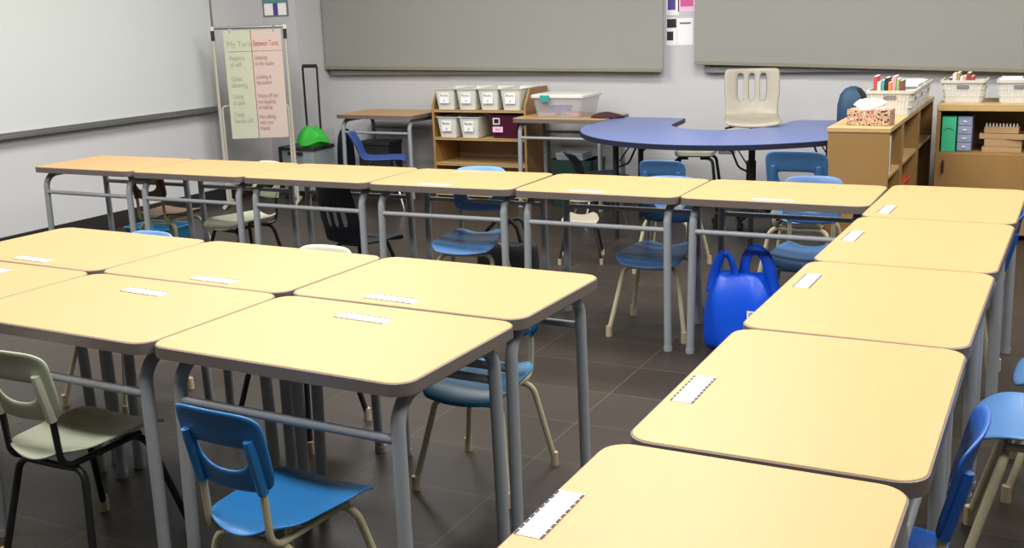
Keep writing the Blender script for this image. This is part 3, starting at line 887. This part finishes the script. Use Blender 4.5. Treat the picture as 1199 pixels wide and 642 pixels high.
# contents of its open side
def books(x, y0, z, n, axis, group, lab, hts=(.15, .20), depth=.16, th=(.012, .022), face=+1, cols=None, lean=0):
    out = []
    rn = random.Random(int(abs(x*1000)+abs(y0*100)+n))
    p = 0
    for k in range(n):
        tk = rn.uniform(*th); h_ = rn.uniform(*hts)
        b = MB()
        if axis == 'y': b.box(-depth, 0, 0, tk, 0, h_)
        else: b.box(0, tk, 0, depth, 0, h_)
        mt = (cols or BOOKC)[k % len(cols or BOOKC)]
        o = thing('book', lab % ['first', 'second', 'third', 'fourth', 'fifth', 'sixth', 'seventh', 'eighth', 'ninth'][k], 'book', (x, y0+p, z) if axis == 'y' else (x+p, y0, z), 0, group)
        b.build('cover', mt, o, bevel=.001)
        pg = MB()
        if axis == 'y': pg.box(-depth+.003, -.004, .002, tk-.002, h_, h_+.0012)
        else: pg.box(.002, tk-.002, .004, depth-.003, h_, h_+.0012)
        pg.build('pages', 'paper', o)
        p += tk+.002
        out.append(o)
    return out
books(-.72, 5.30, .516, 6, 'y', 'magazines in the first upper bay', '%s grey magazine from the front in the first upper bay of the bookcase', (.15, .185), .18, (.012, .03), cols=[M['cleargrey'], M['paper'], M['crate']])
books(-.73, 5.80, .516, 5, 'y', 'books in the second upper bay', '%s book from the front in the second upper bay of the bookcase', (.13, .18), .18, (.02, .04), cols=[BOOKC[6], M['greenprint'], BOOKC[6], M['cardboard']])
for k in range(2):
    tt = make_bin('orange bin, %s of the stacked pair in the bookcase' % ('lower' if k == 0 else 'upper'), (-.815, 6.03, .071+.165*k), PI/2, 'orange bins in the bookcase', 'orange', w0=.13, w1=.16, h=.155, d0=.09, d1=.10)

# tissue box
t = thing('tissue_box', 'patterned brown and cream tissue box on the bookcase end', 'tissue box', (-.815, 5.40, BH+.0005), R(-4))
bmx = mat('patterned card', (206, 186, 160), .6)
nt = bmx.node_tree; bs_ = nt.nodes['Principled BSDF']; tc = nt.nodes.new('ShaderNodeTexCoord'); vo = nt.nodes.new('ShaderNodeTexVoronoi'); vo.inputs['Scale'].default_value = 55; vo.feature = 'F1'
rp = nt.nodes.new('ShaderNodeValToRGB'); rp.color_ramp.interpolation = 'CONSTANT'
rp.color_ramp.elements[0].color = rgb(92, 60, 50); rp.color_ramp.elements[1].position = .36; rp.color_ramp.elements[1].color = rgb(196, 168, 138)
e_ = rp.color_ramp.elements.new(.6); e_.color = rgb(160, 104, 80); e_ = rp.color_ramp.elements.new(.75); e_.color = rgb(196, 188, 174)
nt.links.new(tc.outputs['Object'], vo.inputs[0]); nt.links.new(vo.outputs['Distance'], rp.inputs[0]); nt.links.new(rp.outputs[0], bs_.inputs['Base Color'])
MB().box(-.10, .10, -.055, .055, 0, .075).build('carton', bmx, t, bevel=.003)
b = MB(); rings = []
for k, (r_, z_) in enumerate(((.05, .072), (.045, .085), (.055, .10), (.04, .112), (.012, .118))):
    rings.append([(-.01+r_*1.35*math.cos(a)*(1+.2*math.sin(3*a+k)), r_*.5*math.sin(a), z_+.008*math.sin(4*a+k)) for a in [2*PI*i/24 for i in range(24)]])
b.loft(rings).build('tissue', 'tag', t)

# white baskets
def make_basket(label, loc, rz, group, w=.115, d=.13, h=.115):
    t = thing('basket', label, 'basket', loc, rz, group)
    def rgx(ww, dd, z): return [(x, y, z) for x, y in rrect(-ww, ww, -dd, dd, .02, 4)]
    MB().loft([rgx(w*.84, d*.86, 0), rgx(w*.97, d*.97, h*.9), rgx(w*.95, d*.95, h*.9), rgx(w*.82, d*.84, .004)]).build('body', 'white', t)
    r_ = MB()
    r_.loft([rgx(w*.955, d*.955, h*.88), rgx(w+.004, d+.004, h*.88), rgx(w+.006, d+.006, h), rgx(w*.955, d*.955, h)], cap=False)
    r_.build('rim', 'white', t)
    ribs = MB()
    for k in range(11):
        x = -w*.8+1.6*w*k/10
        for s in (-1, 1):
            ribs.loft([[(x*.86-.003, s*(d*.86), .006), (x*.86+.003, s*(d*.86), .006), (x*.86+.003, s*(d*.86+.004), .006), (x*.86-.003, s*(d*.86+.004), .006)],
                       [(x-.003, s*(d*.965), h*.86), (x+.003, s*(d*.965), h*.86), (x+.003, s*(d*.965+.004), h*.86), (x-.003, s*(d*.965+.004), h*.86)]])
        y = -d*.8+1.6*d*k/10
        for s in (-1, 1):
            ribs.loft([[(s*(w*.84), y*.86-.003, .006), (s*(w*.84), y*.86+.003, .006), (s*(w*.84+.004), y*.86+.003, .006), (s*(w*.84+.004), y*.86-.003, .006)],
                       [(s*(w*.965), y-.003, h*.86), (s*(w*.965), y+.003, h*.86), (s*(w*.965+.004), y+.003, h*.86), (s*(w*.965+.004), y-.003, h*.86)]])
    for z in (.3, .6):
        q_ = .86+.11*z
        ribs.loft([rgx(w*q_+.001, d*q_+.001, h*z-.0014), rgx(w*q_+.003, d*q_+.003, h*z-.0014), rgx(w*q_+.003, d*q_+.003, h*z+.0014), rgx(w*q_+.001, d*q_+.001, h*z+.0014)], cap=False)
    ribs.build('lattice', 'white', t)
    MB().prism(rrect(-.032, .032, -.009, .009, .008, 4), 0, .004, Matrix.Translation((0, -d*.965-.0005, h*.72)) @ Matrix.Rotation(PI/2, 4, 'X')).build('hand_hole', 'inkgrey', t)
    MB().prism(rrect(-.032, .032, -.009, .009, .008, 4), 0, .004, Matrix.Translation((w*.965+.0055, 0, h*.72)) @ Matrix.Rotation(PI/2, 4, 'Z') @ Matrix.Rotation(PI/2, 4, 'X')).build('hand_hole', 'white', t)
    return t
bz = BH+.001
bk = make_basket('white basket full of upright books behind the tissue box', (-.795, 5.99, bz), 0, 'white baskets on the shelves', w=.115, d=.13, h=.125)
dup(bk, (-.80, 6.29, bz), 0, 'second white basket from the front on the bookcase, papers on it')
dup(bk, (-.80, 6.59, bz), 0, 'third white basket from the front on the bookcase')
books(-.885, 5.90, bz+.006, 8, 'x', 'books in the front basket', '%s book from the left, upright in the basket behind the tissue box', (.155, .20), .13, (.013, .019))
o = MB().box(-.10, .10, -.11, .11, 0, .006).box(-.09, .10, -.10, .11, .0065, .010).build('paper_sheets', 'tag'); o.location = (-.80, 6.29, bz+.1255); tag(o, 'white paper sheets lying on the second basket of the bookcase', 'paper')
o = MB().box(-.10, .10, -.11, .11, 0, .004).box(-.10, .08, -.11, .10, .0045, .009).build('paper_sheets', 'tag'); o.location = (-.80, 6.59, bz+.1255); tag(o, 'white paper sheets on the farthest basket of the bookcase', 'paper')

# dark blue chair back poking up behind the bookcase
t = thing('backpack', 'dark teal-blue backpack behind the bookcase, left of the baskets', 'bag', (-1.085, 6.50, KZ+.001), R(20))
b = MB(); rings = []
for z_, w_, d_ in ((0, .07, .06), (.03, .085, .07), (.12, .085, .068), (.18, .072, .055), (.215, .045, .035), (.228, .015, .012)):
    rings.append([(x, y, z_) for x, y in rrect(-w_, w_, -d_, d_, min(w_, d_)*.8, 4)])
b.loft(rings).build('body', mat('teal nylon', (30, 66, 92), .6, noise=(20, .1)), t)
MB().tube(bend([(.05, -.075, .03), (.055, -.085, .12), (.045, -.06, .19), (.02, -.03, .215)], .03, 4), .011, 8).build('strap', 'blackcloth', t)

# ------------------------------------------------------------------ low cabinet along the back wall
CX0, CX1, CY0, CY1 = -.625, 1.45, 6.50, 6.95
t = thing('low_cabinet', 'low birch cabinet with open top shelf and doors at the right', 'cabinet', (CX0, CY0, 0))
L = CX1-CX0; D_ = CY1-CY0
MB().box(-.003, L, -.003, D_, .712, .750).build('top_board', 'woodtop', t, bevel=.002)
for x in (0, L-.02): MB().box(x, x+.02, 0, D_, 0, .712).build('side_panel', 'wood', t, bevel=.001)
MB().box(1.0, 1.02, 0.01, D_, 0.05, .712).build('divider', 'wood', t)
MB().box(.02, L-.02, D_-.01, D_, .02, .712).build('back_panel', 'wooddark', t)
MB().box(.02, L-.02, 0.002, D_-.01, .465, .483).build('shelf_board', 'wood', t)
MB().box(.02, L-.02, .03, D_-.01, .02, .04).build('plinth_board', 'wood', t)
for x0, x1, hs in ((.004, .995, .045), (1.005, L-.004, .045)):
    dr = MB().box(x0, x1, -.018, -.001, .03, .478).build('door', 'wood', t, bevel=.002)
    MB().tube(bend([(x0+hs, -.018, .375), (x0+hs, -.036, .375), (x0+hs, -.036, .435), (x0+hs, -.018, .435)], .008, 4), .006, 8).build('handle', 'dark', dr)
# things on the open shelf
o = thing('file_box', 'mint green upright file box on the left of the cabinet shelf', 'box', (-.560, 6.63, .4835))
MB().box(-.037, .037, -.11, .11, 0, .195).build('body', 'mint', o, bevel=.002)
b = MB(); b.tube([(.026*math.cos(a), -.111, .112+.018*math.sin(a)) for a in [PI*i/12 for i in range(13)]], .0016, 6); b.build('finger_notch', 'darkgreen', o)
o = thing('mini_drawers', 'stack of cloudy plastic drawers beside the mint file box', 'drawers', (-.478, 6.63, .4835))
MB().box(-.038, .038, -.10, .10, 0, .195).build('case', 'cleargrey', o, bevel=.002)
for k in range(4):
    dr = MB().box(-.035, .035, -.106, -.1005, .006+.047*k, .048+.047*k).build('drawer', 'cleargrey', o, bevel=.002)
    MB().box(-.01, .01, -.111, -.1065, .024+.047*k, .032+.047*k).build('knob', 'white', dr)
rnx = random.Random(5)
def crate(label, loc, rz, w_, d_, h_):
    o = thing('wooden_tray', label, 'tray', loc, rz, 'wooden trays on the cabinet shelf')
    MB().box(-w_, w_, -d_, d_, 0, .006).box(-w_, w_, -d_, -d_+.006, .006, h_).box(-w_, w_, d_-.006, d_, .006, h_).box(-w_, -w_+.006, -d_+.006, d_-.006, .006, h_).box(w_-.006, w_, -d_+.006, d_-.006, .006, h_).build('tray', 'cardboard', o, bevel=.001)
    return o
crate('tan wooden tray at the bottom of the pile on the cabinet shelf', (-.285, 6.63, .4835), 0, .10, .09, .028)
crate('tan wooden tray in the middle of the pile on the cabinet shelf', (-.285, 6.63, .513), R(4), .095, .085, .040)
crate('tan wooden tray turned slightly, carrying the pencil block', (-.280, 6.63, .5545), R(-5), .115, .085, .030)
o = thing('pencil_block', 'wooden block holding a row of pencils with pink tips', 'pencil holder', (-.290, 6.60, .5855), R(-3))
MB().box(-.088, .088, -.05, .05, 0, .035).build('block', 'cardboard', o, bevel=.003)
for k in range(10):
    x = -.078+.156*k/9
    p_ = MB().tube([(x, -.03, .034), (x, -.03, .048)], .0042, 6).build('pencil', 'white', o)
    MB().tube([(x, -.03, .0482), (x, -.03, .054)], .0040, 6).build('tip', 'redtip', p_)
# baskets on the cabinet
cz = .7505
dup(bk, (-.505, 6.70, cz), 0, 'white basket of books at the left end of the low cabinet')
dup(bk, (-.215, 6.70, cz), 0, 'white basket at the right frame edge on the low cabinet')
books(-.585, 6.63, cz+.006, 7, 'x', 'books in the cabinet basket', '%s book from the left, in the basket at the left of the low cabinet', (.125, .16), .13, (.014, .02), cols=[M['brownp'], BOOKC[1], M['cardboard'], BOOKC[1], BOOKC[5], BOOKC[7], BOOKC[0]])
o = MB().box(-.10, .10, -.11, .11, 0, .008).build('paper_sheets', 'tag'); o.location = (-.22, 6.70, cz+.1255); tag(o, 'white papers lying on the basket at the right frame edge', 'paper')
o = MB().box(-.04, .05, -.05, .05, 0, .018).build('notebook', 'navy', bevel=.002); o.location = (-.165, 6.68, cz+.1345); tag(o, 'dark navy notebook on the papers at the right frame edge', 'notebook')

# ------------------------------------------------------------------ shopping bag
t = thing('shopping_bag', 'shiny blue reusable shopping bag on the floor under the far row', 'bag', (-1.06, 4.02, 0), R(-6))
b = MB(); rings = []
for k, (w_, d_, z_) in enumerate(((.135, .075, 0), (.142, .082, .02), (.143, .086, .10), (.140, .082, .18), (.128, .070, .235), (.108, .052, .28), (.090, .036, .305), (.080, .026, .312))):
    rings.append([(w_*math.copysign(abs(math.cos(a))**.55, math.cos(a))*(1+.025*math.sin(5*a+k*1.1)), d_*math.copysign(abs(math.sin(a))**.6, math.sin(a))*(1+.09*math.sin(7*a+k*.9)), z_+.010*math.sin(4*a+k)*(k/7)) for a in [2*PI*i/40 for i in range(40)]])
b.loft(rings); b.build('body', 'bag', t, sub=1)
def strap(pts, y, tw):
    b = MB(); N = 20; vs = []
    P = catmull([pts[0]]+pts+[pts[-1]], 5)[5:5*(len(pts))+1]
    n_ = len(P)
    for k, (x, z) in enumerate(P):
        a_, c_ = P[max(0, k-1)], P[min(n_-1, k+1)]
        d_ = Vector((c_[0]-a_[0], c_[1]-a_[1])).normalized(); f = k/(n_-1)
        wd = tw*(1+1.1*(1-f)**3+.7*f**3)
        vs += [(x-d_.y*wd*.5, y+.006*math.sin(5*f), z+d_.x*wd*.5), (x+d_.y*wd*.5, y+.010+.006*math.sin(4*f), z-d_.x*wd*.5)]
    b.add(vs, [(2*k, 2*k+2, 2*k+3, 2*k+1) for k in range(n_-1)])
    b.build('handle', 'bag', t, solid=.004)
strap([(-.112, .225), (-.106, .30), (-.085, .365), (-.062, .388), (-.038, .365), (-.018, .31), (-.005, .26)], -.030, .024)
strap([(.118, .225), (.110, .30), (.088, .375), (.052, .402), (.020, .385), (.006, .33), (.010, .26)], .006, .032)
MB().box(.055, .095, -.0885, -.0865, .155, .185).build('logo_patch', 'tag', t)
text('CI', .026, 'ink', t, (.062, -.0892, .161), name='lettering')

# black bag beside the light blue chair
t = thing('black_bag', 'black fabric bag with loose straps on the floor, under the far row', 'bag', (-2.36, 4.56, 0), R(8))
b = MB(); rings = []
for k, (w_, d_, z_) in enumerate(((.15, .07, 0), (.155, .075, .03), (.155, .074, .14), (.152, .07, .21), (.145, .06, .235), (.12, .045, .24))):
    rings.append([(w_*math.copysign(abs(math.cos(a))**.5, math.cos(a)), d_*math.copysign(abs(math.sin(a))**.7, math.sin(a))*(1+.06*math.sin(6*a+k)), z_+.01*math.sin(3*a+k)*(k/6)) for a in [2*PI*i/32 for i in range(32)]])
b.loft(rings).build('body', 'blackcloth', t, sub=1)
MB().tube(bend([(-.10, -.03, .20), (-.09, -.05, .30), (.0, -.045, .39), (.06, -.03, .32), (.08, -.02, .22)], .04, 5), .009, 8).build('strap', 'blackcloth', t)
MB().tube(bend([(-.03, .02, .21), (.0, .0, .33), (.07, .01, .37), (.12, .01, .19)], .03, 5), .009, 8).build('strap', 'blackcloth', t)
# low blue tub on the floor by the left wall
t = thing('storage_tub', 'low dark blue tub on the floor by the left wall, behind the brown chair', 'tub', (-4.86, 4.78, 0), R(3))
MB().loft([rg(.15, .10, 0), rg(.17, .12, .13), rg(.178, .128, .13), rg(.178, .128, .138), rg(.165, .115, .138), rg(.145, .095, .008)]).build('body', 'teal', t)
